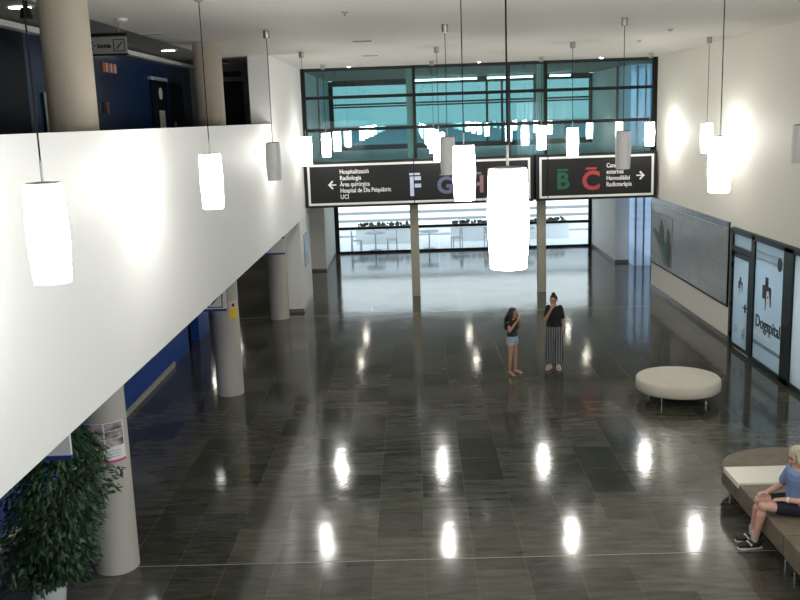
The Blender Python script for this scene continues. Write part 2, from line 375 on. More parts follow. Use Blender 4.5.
# expansion joint in the floor
struct(boxo('trim_2', (-5.6, XR, 25.68, 25.71, 0, .002), M['steelcol']))
struct(boxo('trim_3', (-5.6, XR, 10.77, 10.778, 0, .0015), M['skirt_light']))

# ------------------------------------------------------------ upper glass wall across the hall
gw = struct(boxo('window_1', (XL, XR, YG + .035, YG + .06, 4.2, 6.85), M['tealglass']))
def member(name, d, m=M['frame']): return boxo(name, d, m, gw)
member('mullion', (XL, XL + .12, YG - .06, YG + .1, 2.88, ZC), M['black'])
member('mullion', (XR - .14, XR, YG - .06, YG + .1, 2.88, ZC), M['black'])
member('mullion', (.06, .15, YG - .06, YG + .1, 2.88, ZC), M['black'])
member('mullion', (3.94, 4.03, YG - .06, YG + .1, 2.88, ZC), M['black'])
member('mullion', (2.83, 2.95, YG, YG + .1, 4.2, ZC))
for z in (6.07, 5.13): member('transom', (XL, XR, YG - .05, YG + .1, z - .045, z + .045), M['black'])
member('transom', (XL, XR, YG - .03, YG + .1, 6.83, ZC))
member('sill_beam', (XL, XR, YG - .04, YG + .065, 2.86, 4.2))
# two slender columns carrying the glass wall
for x, lab in ((.0, 'grey slender column crossing the sign with the pale blue letter F'),
               (3.87, 'grey slender column between the two dark signs, behind the standing woman')):
    c = boxo('column', (x - .13, x + .125, YG + .07, YG + .31, 0, ZC), M['steelcol'], bev=.012); tag(c, lab, 'column', 'slender columns under the glass wall')

# ------------------------------------------------------------ entrance facade
fa = struct(bpy.data.objects.new('window_2', None)); C.objects.link(fa)
def fm(name, d, m=M['black']): return boxo(name, d, m, fa)
fx = (XL, -3.12, .55, 4.1, 7.1, XR)
fm('mullion', (XL - .06, XL + .13, YF - .06, YF + .06, 0, ZC)); fm('mullion', (XR - .15, XR + .03, YF - .06, YF + .06, 0, ZC))
for x in (-.12, 3.0, 3.6, 4.9): fm('mullion', (x, x + .09, YF - .05, YF + .05, 2.5, ZC), M['frame'])
for z, h in ((.02, .06), (1.03, .05), (2.75, .15), (6.0, .035), (5.9, .03), (5.05, .05), (4.3, .1), (6.835, .115)):
    fm('transom', (XL + .13, XR - .15, YF - .05, YF + .05, z - h, z + h))
fm('spandrel', (XL + .13, XR - .15, YF - .02, YF + .02, 2.9, 4.2), M['outgrey'])
panx = [XL + .13, -.1, 1.0, 3.6, XR - .15]
for a, b in zip(panx, panx[1:]):
    fm('frosted_pane', (a, b - .01, YF - .01, YF + .01, .08, .98), M['frost'])
    fm('clear_pane', (a, b - .01, YF - .008, YF + .008, 1.08, 2.6), M['clear'])
fm('sky_pane', (XL + .13, XR - .15, YF - .008, YF + .008, 4.4, 6.72), M['cyanglass'])

# outside the entrance
struct(boxo('ground_outside', (-60, 60, YF + .1, 140, -.25, -.02), M['paving']))
for i, (y, h) in enumerate(((43.5, .05), (46.5, .1), (50, .1), (54, .12))):
    tag(boxo('kerb_strip', (-14, 18, y, y + .35, -.02, h), M['stripgrey']), ('grey kerb outside the entrance, nearest the glass', 'grey kerb outside the entrance, second from the glass',
        'grey kerb outside the entrance, third from the glass', 'grey kerb outside the entrance, farthest from the glass')[i], 'kerb', 'kerbs outside')
pl = tag(bpy.data.objects.new('planter', None), 'long low dark planter with hedge outside the entrance glass', 'planter'); C.objects.link(pl)
bm = bmn(); bx(bm, -2.6, .2, 41, 41.5, -.02, .62); bx(bm, 1.6, 6.8, 41, 41.5, -.02, .62); obj('trough', bm, M['paving'], pl)
bm = bmn()
for k in range(420):
    x = rnd.uniform(-2.5, 6.7)
    if .1 < x < 1.7: continue
    ball(bm, (x, rnd.uniform(41.05, 41.45), rnd.uniform(.62, .86)), rnd.uniform(.04, .09), 6)
obj('hedge', bm, M['hedge'], pl)
bl = tag(bpy.data.objects.new('outside_building', None), 'pale blue grey building far outside, seen through the glass wall', 'building'); C.objects.link(bl)
boxo('facade', (-30, 40, 70, 80, -.02, 4.6), M['outgrey'], bl)
boxo('roof', (-30.4, 40.4, 69.6, 80.4, 4.6, 4.9), M['stripgrey'], bl)
# cafe chairs and tables behind the frosted glass
def cafe_chair():
    t = thing('cafe_chair', '', 'chair', (0, 0, 0), 'cafe chairs outside')
    bm = bmn(); bx(bm, -.21, .21, -.21, .21, .43, .46, .01); obj('seat', bm, M['black'], t)
    bm = bmn(); bx(bm, -.21, -.18, -.2, .2, .56, .84, .01); obj('backrest', bm, M['black'], t)
    for sx in (-1, 1):
        for sy in (-1, 1):
            bm = bmn(); tube(bm, ((sx * .19, sy * .19, -.02), (sx * .19, sy * .19, .6 if sx < 0 else .44)), .022, 8); obj('leg', bm, M['black'], t)
    return t
def cafe_table():
    t = thing('cafe_table', '', 'table', (0, 0, 0), 'cafe tables outside')
    bm = bmn(); lathe(bm, ((.42, .72), (.42, .75))); obj('tabletop', bm, M['black'], t)
    bm = bmn(); tube(bm, ((0, 0, 0), (0, 0, .73)), .03, 12); obj('post', bm, M['black'], t)
    bm = bmn(); lathe(bm, ((.26, -.02), (.24, .02), (.05, .05))); obj('base', bm, M['black'], t)
    return t
ch0, tb0 = cafe_chair(), cafe_table()
for i, (x, rz, l) in enumerate(((-2.45, .2, 'dark cafe chair behind frosted glass at its left end'), (-.95, PI, 'dark cafe chair behind frosted glass just left of the F column'),
                                (1.75, PI + .2, 'dark cafe chair behind frosted glass, right of the F column'), (3.15, .3, 'dark cafe chair behind frosted glass near the middle column'))):
    o = ch0 if i == 0 else copy_tree(ch0); o.location = (x, 38.75, 0); o.rotation_euler = (0, 0, rz); o['label'] = l
for i, (x, l) in enumerate(((-1.65, 'round cafe table between two chairs behind the frosted glass'), (.6, 'round cafe table behind frosted glass just right of the F column'),
                            (4.6, 'round cafe table behind frosted glass right of the middle column'))):
    o = tb0 if i == 0 else copy_tree(tb0); o.location = (x, 38.8, 0); o['label'] = l
# linear lights under the lobby ceiling
def linear_light(x0, x1, lab):
    t = thing('linear_light', lab, 'ceiling light', ((x0 + x1) / 2, 36.9, ZC - .02), 'linear lobby lights')
    h = (x1 - x0) / 2
    boxo('housing', (-h, h, -.06, .06, -.06, .04), M['plastic'], t); boxo('tube', (-h + .03, h - .03, -.07, .05, -.115, -.06), M['tube'], t)
linear_light(.15, 2.6, 'long white linear light behind the glass wall, left of the middle mullion')
linear_light(2.95, 4.75, 'white linear light behind the glass wall, above the column between the signs')
linear_light(5.35, 6.2, 'short white linear light behind the glass wall at its right')

# ------------------------------------------------------------ round concrete columns along the gallery
def round_column(y, lab_low, lab_up):
    bm = bmn(); lathe(bm, ((.27, 0), (.27, 2.65)), n=40); o = obj('column', bm, M['concrete'], None, 40); o.location = (-3.86, y, 0)
    tag(o, lab_low, 'column', 'concrete columns below the balcony')
    if lab_up:
        bm = bmn(); lathe(bm, ((.27, 4.25), (.27, ZC)), n=40); o = obj('column', bm, M['concrete_warmlit'], None, 40); o.location = (-3.86, y, 0)
        tag(o, lab_up, 'column', 'concrete columns on the gallery')
round_column(10.82, 'round concrete column beside the potted ficus, below the balcony', 'thick round concrete column on the gallery at the left')
round_column(18.31, 'round concrete column with a yellow notice, below the balcony', 'round concrete column on the gallery, next to the white end wall')
round_column(25.6, 'round concrete column half hidden by the white pier, under the balcony', None)

# ------------------------------------------------------------ direction signs across the hall
YS = YG - .46
def dir_sign(x0, x1, joints, label):
    t = thing('direction_sign', label, 'sign', ((x0 + x1) / 2, YS, 2.86), 'hanging direction signs')
    ox = -(x0 + x1) / 2
    boxo('panel', (x0 + ox, x1 + ox, 0, .1, 0, 1.36), M['sign'], t)
    bm = bmn(); a, b = x0 + ox + .1, x1 + ox - .09; z0, z1, w = .07, 1.28, .065
    bx(bm, a, b, -.015, 0, z0, z0 + w); bx(bm, a, b, -.015, 0, z1 - w, z1); bx(bm, a, a + w, -.015, 0, z0 + w, z1 - w); bx(bm, b - w, b, -.015, 0, z0 + w, z1 - w)
    obj('frame', bm, M['signframe'], t)
    for k in (.12, .5, .88): boxo('bracket', (x0 + ox + (x1 - x0) * k - .03, x0 + ox + (x1 - x0) * k + .03, .1, YG - .04 - YS, .6, .66), M['black'], t)
    for j in joints: boxo('panel_joint', (j + ox - .012, j + ox + .012, -.02, 0, 0, 1.36), M['black'], t)
    return t, ox
def arrow(parent, x, z, dirx, s=.22):
    bm = bmn(); k = .035
    bx(bm, x - s if dirx < 0 else x - s, x + s, -.012, -.002, z - k / 2, z + k / 2)
    tip = x + dirx * s
    for sg in (-1, 1):
        q = [(tip, z), (tip - dirx * .12, z + sg * .13), (tip - dirx * .155, z + sg * .10), (tip - dirx * .05, z - sg * .015)]
        prism(bm, q, 'y', -.013, -.002)
    obj('arrow', bm, M['letter'], parent)
s1, ox = dir_sign(XL + .01, 3.55, (.03,), 'long dark direction sign with left arrow and letters F G H')
arrow(s1, -2.4 + ox, .67, -1, .12)
for i, (l, wd) in enumerate((('Hospitalització', .86), ('Radiologia', .63), ('Àrea quirúrgica', .89), ('Hospital de Dia Psiquiàtric', 1.5), ('UCI', .24))):
    text('lettering', l, .18, M['letter'], face_y(-2.17 + ox, -.004, .99 - i * .185), s1, .003, width=wd)
def big_letter(par, ch, x, z, size, m, ox):
    text('letter', ch, size, m, face_y(x + ox, -.006, z), par, .022, 'CENTER')
    boxo('letter_bar', (x + ox - .16, x + ox + .16, -.01, -.002, z + size * .76, z + size * .76 + .06), m, par)
big_letter(s1, 'F', .05, .29, .78, M['letter_F'], ox)
big_letter(s1, 'G', .95, .33, .68, M['letter_G'], ox); big_letter(s1, 'H', 1.86, .33, .68, M['letter_H'], ox)
s2, ox = dir_sign(3.63, XR - .08, (3.98,), 'shorter dark direction sign with green B, red C and right arrow')
big_letter(s2, 'B', 4.42, .34, .68, M['letter_B'], ox); big_letter(s2, 'C', 5.25, .30, .76, M['letter_C'], ox)
for i, (l, wd) in enumerate((('Consultes', .56), ('externes', .5), ('Hemodiàlisi', .68), ('Radioteràpia', .74))):
    text('lettering', l, .18, M['letter'], face_y(5.7 + ox, -.004, .92 - i * .185), s2, .003, width=wd)
arrow(s2, 6.7 + ox, .66, 1, .12)

# ------------------------------------------------------------ pendant lamps
RX = (-2.389, .606, 3.605, 6.6)
def pendant(lit):
    t = thing('pendant_lamp', '', 'pendant lamp', (0, 0, 0), 'cylindrical pendant lamps')
    zt, zb = 5.06, 4.42
    bm = bmn(); prof = []
    for k in range(13):
        u = k / 12; prof.append((.121 + .014 * math.sin(PI * u) - .004 * (1 - u), zb + (zt - zb) * u))
    lathe(bm, prof, n=36); obj('shade', bm, M['shade'] if lit else M['shade_off'], t, 50)
    bm = bmn(); lathe(bm, ((.108, zt), (.108, zt + .012), (.02, zt + .018)), n=32); obj('cap', bm, M['cap'], t, 40)
    bm = bmn(); tube(bm, ((0, 0, zt + .01), (0, 0, zt + .15)), .009, 10); obj('stem', bm, M['nickel'], t, 60)
    bm = bmn(); tube(bm, ((0, 0, zt + .15), (0, 0, ZC - .1)), .0058, 8); obj('cord', bm, M['cord'], t, 60)
    bm = bmn(); lathe(bm, ((.05, ZC - .13), (.055, ZC - .12), (.055, ZC)), n=20); obj('canopy', bm, M['nickel'], t, 40)
    return t
lit0, off0 = pendant(True), pendant(False); used = set()
rown = ('in the row along the white balcony', 'in the second row from the balcony', 'in the third row from the balcony', 'in the row along the right wall')
spec = {(0, 0): 'lit pendant lamp in front of the balcony, nearest and leftmost', (0, 1): 'lit pendant lamp in front of the balcony, second from the left',
        (0, 2): 'unlit grey pendant lamp in front of the balcony', (0, 3): 'lit pendant lamp at the left end of the glass wall, above the sign corner',
        (0, 4): 'small lit pendant lamp above the sign, second from its left corner',
        (1, 0): 'largest lit pendant lamp, in the middle, in front of the signs', (1, 1): 'lit pendant lamp covering the letters right of F',
        (1, 2): 'unlit grey pendant lamp beside the lamp over the F sign', (1, 3): 'lit pendant lamp just behind the unlit one above the F sign',
        (1, 4): 'farthest lit pendant lamp above the letter F', (2, 1): 'lit pendant lamp hanging in front of the right wall, nearest there',
        (2, 2): 'unlit grey pendant lamp in front of the sign with the right arrow', (2, 3): 'lit pendant lamp above the red letter C',
        (2, 4): 'lit pendant lamp above the green letter B', (3, 2): 'unlit grey pendant lamp cut by the right edge',
        (3, 3): 'lit pendant lamp by the right wall, half behind the nearest one there', (3, 4): 'lit pendant lamp at the right end of the glass wall'}
for i in range(-2, 5):
    for r in range(4):
        lit = i != 2; k = 'l' if lit else 'o'
        src = lit0 if lit else off0
        o = src if k not in used else copy_tree(src); used.add(k)
        o.location = (RX[r], 6.016 + 5.079 * i, 0)
        if (r, i) in spec: o['label'] = spec[(r, i)]
        elif i < 0: o['label'] = ('lit pendant lamp over the hall behind the viewer, ' if i == -1 else 'lit pendant lamp farther behind the viewer, ') + rown[r]
        else: o['label'] = 'lit pendant lamp outside the right edge, nearest, ' + rown[r]

# ------------------------------------------------------------ ceiling fittings
def downlight(x, y, lab, z=ZC + .02):
    t = thing('downlight', lab, 'downlight', (x, y, z), 'corridor downlights')
    bm = bmn(); lathe(bm, ((.17, 0), (.17, -.018), (.14, -.022)), n=28); obj('trim_ring', bm, M['plastic'], t, 30)
    bm = bmn(); lathe(bm, ((.135, -.02), (.135, -.03)), n=28); obj('diffuser', bm, M['downlight'], t)
downlight(-4.84, 12.06, 'bright round downlight at the top left corner')
downlight(-4.92, 19.6, 'round downlight over the gallery right of the grey sign')
def mini_light(x, y, z, lab, grp, r, m='spot'):
    t = thing('downlight', lab, 'downlight', (x, y, z), grp)
    bm = bmn(); lathe(bm, ((r * 1.3, 0), (r * 1.3, -.012), (r * 1.05, -.016)), n=24); obj('trim_ring', bm, M['plastic'], t, 30)
    bm = bmn(); lathe(bm, ((r, -.014), (r, -.022)), n=24); obj('diffuser', bm, M[m], t)
for y, w_ in ((14.5, 'nearest'), (20.3, 'middle'), (26.0, 'farthest')):
    mini_light(-4.65, y, 2.65 if y < 26 else 2.65, 'small downlight under the balcony, ' + w_ + ' of three, mirrored in the floor', 'downlights under the balcony', .075)
for y, v_ in ((31.3, 'front row, '), (35.2, 'unseen back row added for light, ')):  # back row is unseen, added to brighten the lobby walls
    for x, w_ in ((-2.0, 'left'), (2.0, 'middle'), (5.8, 'right')):
        mini_light(x, y, 2.9, 'small downlight in the low lobby ceiling, ' + v_ + w_ + ' of three', 'lobby downlights', .1, 'lobbyspot')
for y, w_ in ((28.6, 'nearer'), (33.0, 'farther')):  # unseen downlights added to lift the black passage
    mini_light(-6.6, y, 2.66, 'small unseen downlight added to brighten the passage beyond the balcony, ' + w_ + ' one', 'added passage downlights', .16, 'lobbyspot')
for x, w_ in ((-1.75, 'left'), (2.0, 'middle'), (5.5, 'right')):
    mini_light(x, 27.6, ZC, 'tiny ceiling spot in front of the glass wall, ' + w_ + ' of three', 'tiny ceiling spots', .045)
t = thing('spotlight', 'small black ceiling spotlight beside the corner downlight', 'spotlight', (-4.55, 11.5, ZC))
bm = bmn(); lathe(bm, ((.03, 0), (.03, -.08))); obj('mount', bm, M['black'], t)
bm = bmn(); lathe(bm, ((.06, -.08), (.075, -.2), (.06, -.2))); obj('head', bm, M['black'], t, 40)
t = thing('smoke_detector', 'white round smoke detector on the ceiling near the thick column', 'smoke detector', (-4.06, 13.66, ZC))
bm = bmn(); lathe(bm, ((.09, 0), (.09, -.03), (.05, -.06))); obj('body', bm, M['plastic'], t, 40)
t = thing('sprinkler', 'tiny sprinkler head on the ceiling, left of centre', 'sprinkler', (-.91, 13.9, ZC))
bm = bmn(); lathe(bm, ((.05, 0), (.05, -.012), (.015, -.015), (.015, -.05), (.03, -.055))); obj('head', bm, M['nickel'], t, 40)
for x, y, l in ((5.05, 18.7, 'tiny ceiling sensor near the right wall, nearer one'), (5.1, 21.4, 'tiny ceiling sensor near the right wall, farther one')):
    t = thing('ceiling_sensor', l, 'sensor', (x, y, ZC), 'ceiling sensors'); bm = bmn(); lathe(bm, ((.055, 0), (.05, -.03), (.03, -.05))); obj('body', bm, M['plastic'], t, 40)
for x, y, l in ((-.92, 18.9, 'small slotted ceiling vent left of centre, nearer one'), (-.95, 23.2, 'small slotted ceiling vent left of centre, farther one'), (-4.25, 16.0, 'small grey ceiling vent above the gallery')):
    t = thing('ceiling_vent', l, 'vent', (x, y, ZC), 'ceiling vents'); boxo('plate', (-.2, .2, -.06, .06, -.012, 0), M['plastic'], t)
    bm = bmn(); bx(bm, -.18, .18, -.035, -.01, -.02, -.012); bx(bm, -.18, .18, .01, .035, -.02, -.012); obj('slot', bm, M['cap'], t)

# ------------------------------------------------------------ gallery things
t = thing('hanging_sign', 'grey hanging sign with left arrow and stair symbol on the gallery', 'sign', (-4.12, 14, 6.47))
boxo('panel', (-1.1, 0, 0, .05, 0, .24), mat('grey_sign_face', (.2, .2, .195), .5), t)
boxo('top_bar', (-1.12, .01, -.01, .06, .24, .29), M['black'], t); boxo('bottom_bar', (-1.12, .01, -.01, .06, -.025, .0), M['black'], t)
for x in (-1.0, -.1):
    bm = bmn(); tube(bm, ((x, .025, .28), (x, .025, ZC - 6.47)), .008, 8); obj('rod', bm, M['nickel'], t)
text('lettering', 'Sortida', .085, M['black'], face_y(-.325, -.004, .085), t, .002, 'CENTER', width=.2)
bm = bmn(); bx(bm, -.53, -.45, -.006, 0, .112, .124)
for sg in (-1, 1): prism(bm, [(-.54, .118), (-.50, .118 + sg * .06), (-.483, .118 + sg * .05), (-.515, .118 - sg * .008)], 'y', -.006, 0)
obj('arrow', bm, M['black'], t)
def stair_icon(par, x, z, s, m, y=-.006):
    bm = bmn(); k = s * .06
    bx(bm, x, x + s, y, 0, z, z + k); bx(bm, x, x + s, y, 0, z + s - k, z + s); bx(bm, x, x + k, y, 0, z, z + s); bx(bm, x + s - k, x + s, y, 0, z, z + s)
    prism(bm, [(x + s * .2, z + s * .2), (x + s * .32, z + s * .2), (x + s * .8, z + s * .75), (x + s * .68, z + s * .75)], 'y', y, 0)
    obj('stair_symbol', bm, m, par)
stair_icon(t, -.19, .03, .17, M['black'])
t = thing('exit_sign', 'dark exit sign above the gallery door', 'sign', (-4.5, 24.28, 6.58)); boxo('body', (-.22, .22, -.06, .02, 0, .13), M['black'], t)
t = thing('orange_wall_plate', 'small orange plate with pale strokes on the blue gallery wall', 'sign', (-5.6, 17.8, 6.42))  # plain orange plate with pale upright strokes, no letters
bm = bmn(); bx(bm, 0, .02, -.4, .4, 0, .17); obj('plate', bm, M['orange'], t)
bm = bmn()
for y in (-.22, .05, .28): bx(bm, .02, .026, y, y + .05, .01, .16)
obj('stroke', bm, M['paper'], t)
d = struct(boxo('door_2', (-5.6, -5.56, 20.5, 21.75, 4.25, 6.4), M['navy']))
boxo('door_frame', (-5.6, -5.545, 20.42, 21.83, 6.4, 6.47), M['palelit'], d)
boxo('glazed_strip', (-5.56, -5.55, 20.95, 21.4, 4.4, 5.75), M['plastic'], d)
bm = bmn(); prism(bm, [(21.15 + .13 * math.cos(a * PI / 12), 6.12 + .13 * math.sin(a * PI / 12)) for a in range(24)], 'x', -5.56, -5.545); obj('round_plate', bm, M['paper'], d)
d = struct(boxo('door_3', (-5.6, -5.56, 22.1, 23.25, 4.25, 6.4), M['door']))
bm = bmn(); tube(bm, ((-5.54, 22.25, 5.2), (-5.54, 22.25, 5.5)), .012, 8); obj('door_handle', bm, M['steel'], d)
t = thing('call_point', 'small reddish box on the blue gallery wall', 'alarm box', (-5.6, 17.38, 5.75)); boxo('body', (0, .05, -.08, .08, -.09, .12), mat('dull_red_box', (.18, .03, .02), .5), t)
t = thing('leaning_board', 'pale grey upright panel beside the thick column on the gallery', 'panel', (-5.57, 14.55, 4.25)); boxo('leaf', (0, .05, -.12, .18, 0, 1.72), M['plastic'], t)
boxo('rail', (.05, .08, -.14, .2, 1.2, 1.24), M['black'], t)

# ------------------------------------------------------------ things below the balcony
def lower_sign(y, lab, x1, icon):
    t = thing('hanging_sign', lab, 'sign', (x1, y, 2.0), 'white signs under the balcony')
    boxo('panel', (-1.3, 0, 0, .05, .045, .42), M['paper'], t)
    boxo('bottom_bar', (-1.31, .005, -.008, .058, 0, .045), M['printblue'], t); boxo('top_bar', (-1.31, .005, -.008, .058, .42, .47), M['black'], t)
    for x in (-1.2, -.1):
        bm = bmn(); tube(bm, ((x, .025, .46), (x, .025, .65)), .008, 8); obj('rod', bm, M['nickel'], t)
    if icon: stair_icon(t, -.34, .07, .28, M['black'])
lower_sign(9.25, 'white hanging sign behind the ficus, below the balcony', -3.68, False)
lower_sign(16.9, 'white hanging sign with stair symbol beside the yellow notice', -3.54, True)
lower_sign(24.2, 'white hanging sign left of the white pier, farthest under the balcony', -3.43, False)
def curved_sheet(bm, r, a0, a1, z0, z1, n=14, th=.004):
    q = [[bm.verts.new((rr * math.cos(a0 + (a1 - a0) * i / n), rr * math.sin(a0 + (a1 - a0) * i / n), z)) for i in range(n + 1)] for rr, z in ((r, z0), (r, z1), (r + th, z1), (r + th, z0))]
    for k in range(4):
        for i in range(n): bm.faces.new((q[k][i], q[k][i + 1], q[(k + 1) % 4][i + 1], q[(k + 1) % 4][i]))
    bm.faces.new([q[k][0] for k in range(4)]); bm.faces.new([q[k][n] for k in range(4)])
t = thing('poster', 'white poster with dark photos and magenta edge on the nearest column', 'poster', (-3.86, 10.82, 1.45))
a0, a1 = math.radians(-128), math.radians(-18)
for nm, m, z0, z1, e in (('sheet', M['paper'], 0.03, .5, 0), ('magenta_edge', M['magenta'], 0, .03, 0)):
    bm = bmn(); curved_sheet(bm, .271, a0, a1, z0, z1); obj(nm, bm, m, t, 40)
pm = mottle(mat('dark_photo_print', (.1, .08, .09), .5), (.03, .025, .035), (.5, .42, .44), 9, 3)
for i in range(3):
    for j in range(2):
        bm = bmn(); s = a0 + .06 + j * .93; curved_sheet(bm, .275, s, s + .86, .2 + i * .1, .292 + i * .1, 8, .002); obj('photo', bm, pm, t, 40)
for k in range(3):
    bm = bmn(); curved_sheet(bm, .275, a0 + .2, a1 - .25, .07 + k * .035, .078 + k * .035, 8, .001); obj('text_line', bm, M['stripgrey'], t)
t = thing('notice', 'yellow and white notice taped to the second column', 'notice', (-3.86, 18.31, 1.6))
b0, b1 = math.radians(-62), math.radians(-18)
bm = bmn(); curved_sheet(bm, .271, b0, b1, 0, .2); obj('yellow_sheet', bm, M['yellow'], t, 40)
bm = bmn(); curved_sheet(bm, .271, b0, b1, .2, .36); obj('white_sheet', bm, mat('pale_pink_paper', (.65, .5, .4), .6), t, 40)
bm = bmn(); curved_sheet(bm, .276, b0 + .25, b0 + .45, .24, .3, 4, .002); obj('mark', bm, M['black'], t)
t = thing('wall_poster', 'pale blue framed poster on the side of the white pier', 'poster', (-3.26, 27.55, 1.2))
boxo('frame', (0, .02, -.48, .5, 0, .95), M['nickel'], t)
boxo('sheet', (.02, .026, -.44, .46, .04, .91), mottle(mat('pale_blue_print', (.3, .45, .55), .3), (.2, .3, .4), (.45, .65, .75), 2, 2), t)

# potted ficus
t = thing('potted_ficus', 'leafy green ficus in a white pot beside the nearest column', 'plant', (-4.3, 9.75, 0))
bm = bmn(); lathe(bm, ((.155, 0), (.17, .02), (.225, .48), (.235, .5), (.215, .5), (.205, .45)), n=36); obj('pot', bm, M['pot'], t, 40)
bm = bmn(); lathe(bm, ((.2, .44), (.2, .46)), n=24); obj('soil', bm, M['soil'], t)
stems = bmn(); tips = []
for k in range(16):
    a = 2 * PI * k / 16 + rnd.uniform(-.2, .2); R = rnd.uniform(.12, .48); h = rnd.uniform(.95, 1.95) - R * .5
    p0 = Vector((.05 * math.cos(a), .05 * math.sin(a), .45)); p3 = Vector((R * math.cos(a), R * math.sin(a), h))
    pts = [p0.lerp(p3, u) + Vector((0, 0, .12 * math.sin(PI * u))) for u in (0, .25, .5, .75, 1)]
    tube(stems, pts, [.018, .014, .011, .008, .004], 8); tips.append(pts)
obj('stem', stems, M['bark'], t, 60)
lf = bmn()
def leaf(c, d, L, wd):
    d = d.normalized(); s = d.cross(Vector((0, 0, 1)))
    if s.length < .1: s = Vector((1, 0, 0))
    s.normalize(); n = s.cross(d)
    s = (s * math.cos(.9 * rnd.uniform(-1, 1)) + n * math.sin(rnd.uniform(-.8, .8))).normalized(); n = s.cross(d)
    A = c; B = c + d * L * .45 + s * wd - n * wd * .35; D = c + d * L * .45 - s * wd - n * wd * .35; E = c + d * L - Vector((0, 0, L * .12)); Mid = c + d * L * .45
    v = [lf.verts.new(p) for p in (A, B, Mid, D, E)]
    for q in ((0, 1, 2), (0, 2, 3), (1, 4, 2), (2, 4, 3)): lf.faces.new([v[i] for i in q])
def crown_r(z):      # radius of the bushy outline at height z
    pts = ((.42, .34), (.6, .46), (.9, .52), (1.3, .55), (1.6, .5), (1.9, .40), (2.1, .3), (2.22, .1))
    for (z0, r0), (z1, r1) in zip(pts, pts[1:]):
        if z0 <= z <= z1: return r0 + (r1 - r0) * (z - z0) / (z1 - z0)
    return .1
n_l = 0
while n_l < 4300:
    z = rnd.uniform(.42, 2.2); R = crown_r(z); a = rnd.uniform(0, 2 * PI)
    lump = 1 + .2 * math.sin(3 * a + z * 4) + .2 * math.sin(5 * a - z * 9)
    rr = R * lump * math.sqrt(rnd.uniform(.12, 1))
    cx, cy = .1 + .2 * (z - .9), 0
    c = Vector((cx + rr * math.cos(a), cy + rr * math.sin(a), z))
    if z > 1.45 and math.cos(a) < -.2 and rnd.random() < (z - 1.45): continue
    d = Vector((math.cos(a) * .7 + rnd.uniform(-.6, .6), math.sin(a) * .7 + rnd.uniform(-.6, .6), rnd.uniform(-1.1, .15)))
    leaf(c, d, rnd.uniform(.07, .12), rnd.uniform(.018, .03)); n_l += 1
obj('foliage', lf, M['leaf'], t)

# ------------------------------------------------------------ right wall: tiled panel, mural, shop front
t = thing('tiled_cladding', 'long grey tiled panel with dark top strip on the right wall', 'wall panel', (XR, 24.85, .86))
boxo('tile_field', (-.03, 0, -3.42, 3.55, 0, 1.82), M['tiles'], t)
boxo('top_strip', (-.05, 0, -3.43, 3.57, 1.82, 1.95), M['tilecap'], t)
bm = bmn(); bx(bm, -.045, 0, -3.44, 3.57, -.035, 0); bx(bm, -.045, 0, -3.45, -3.42, -.035, 1.82); obj('edge_trim', bm, M['black'], t)
boxo('nickel_rail', (-.055, 0, -3.43, 3.57, 1.79, 1.82), M['nickel'], t)  # thin nickel strip just below the dark top strip
t = thing('mural', 'picture with green shapes at the far end of the tiled panel', 'picture', (XR - .03, 27.1, .95))
boxo('sheet', (-.012, -.001, -.95, 1.25, 0, 1.45), mottle(mat('grey_beige_print', (.22, .22, .18), .4), (.16, .17, .14), (.33, .32, .27), 1.2, 3), t)
gm = mat('green_print', (.035, .09, .05), .5); gm2 = mat('dark_teal_print', (.015, .035, .035), .5)
bm = bmn(); prism(bm, [(-.9, 0.02), (-.9, .75), (-.6, .62), (.9, .95), (1.15, .9), (.3, .45), (-.2, .02)], 'x', -.018, -.012); obj('green_shape', bm, gm, t)
bm = bmn(); prism(bm, [(-.75, .1), (-.8, .95), (-.55, 1.1), (-.4, .6), (-.5, .15)], 'x', -.024, -.018)
prism(bm, [(-.2, .55), (-.1, 1.05), (.15, 1.3), (.35, 1.0), (.3, .6)], 'x', -.024, -.018); obj('dark_shape', bm, gm2, t)
bm = bmn(); prism(bm, [(1.1, 1.05), (1.13, 1.0), (-.6, .0), (-.66, .0)], 'x', -.03, -.024); obj('pale_line', bm, M['stripgrey'], t)

t = thing('shop_front', 'glazed pet clinic shop front with door and cross logo on the right wall', 'shop front', (XR, 0, 0))
X0 = -.09
bm = bmn()
for a, b in ((20.98, 21.12), (19.62, 19.82), (17.6, 18.05)): bx(bm, X0, 0, a, b, 0, 2.7)
bx(bm, X0, 0, 15.0, 21.12, 2.62, 2.74); bx(bm, X0, 0, 15.0, 19.7, 0, .1); bx(bm, X0 + .01, 0, 19.82, 20.98, 2.22, 2.34)
bx(bm, X0, 0, 15.0, 15.12, 0, 2.7)
obj('frame', bm, M['frame'], t)
boxo('transom_pane', (X0 + .04, 0, 19.82, 20.98, 2.34, 2.62), M['film'], t)
boxo('pane', (X0 + .04, 0, 18.05, 19.62, .1, 2.62), M['film'], t)
boxo('pane', (X0 + .04, 0, 15.12, 17.6, .1, 2.62), M['film2'], t)
bm = bmn(); bx(bm, X0 + .02, 0, 19.84, 19.98, .04, 2.2); bx(bm, X0 + .02, 0, 20.86, 20.96, .04, 2.2); bx(bm, X0 + .02, 0, 19.98, 20.86, .04, .14); bx(bm, X0 + .02, 0, 19.98, 20.86, 2.1, 2.2)
dr = obj('door', bm, M['frame'], t)
boxo('door_pane', (X0 + .012, X0 + .03, 19.98, 20.86, .14, 2.1), M['film'], dr)
bm = bmn(); tube(bm, ((X0 - .05, 19.92, 1.0), (X0 - .05, 19.92, 1.18)), .014, 8); tube(bm, ((X0 + .02, 19.92, 1.09), (X0 - .05, 19.92, 1.09), (X0 - .05, 20.06, 1.09)), .012, 8); obj('door_handle', bm, M['black'], dr)
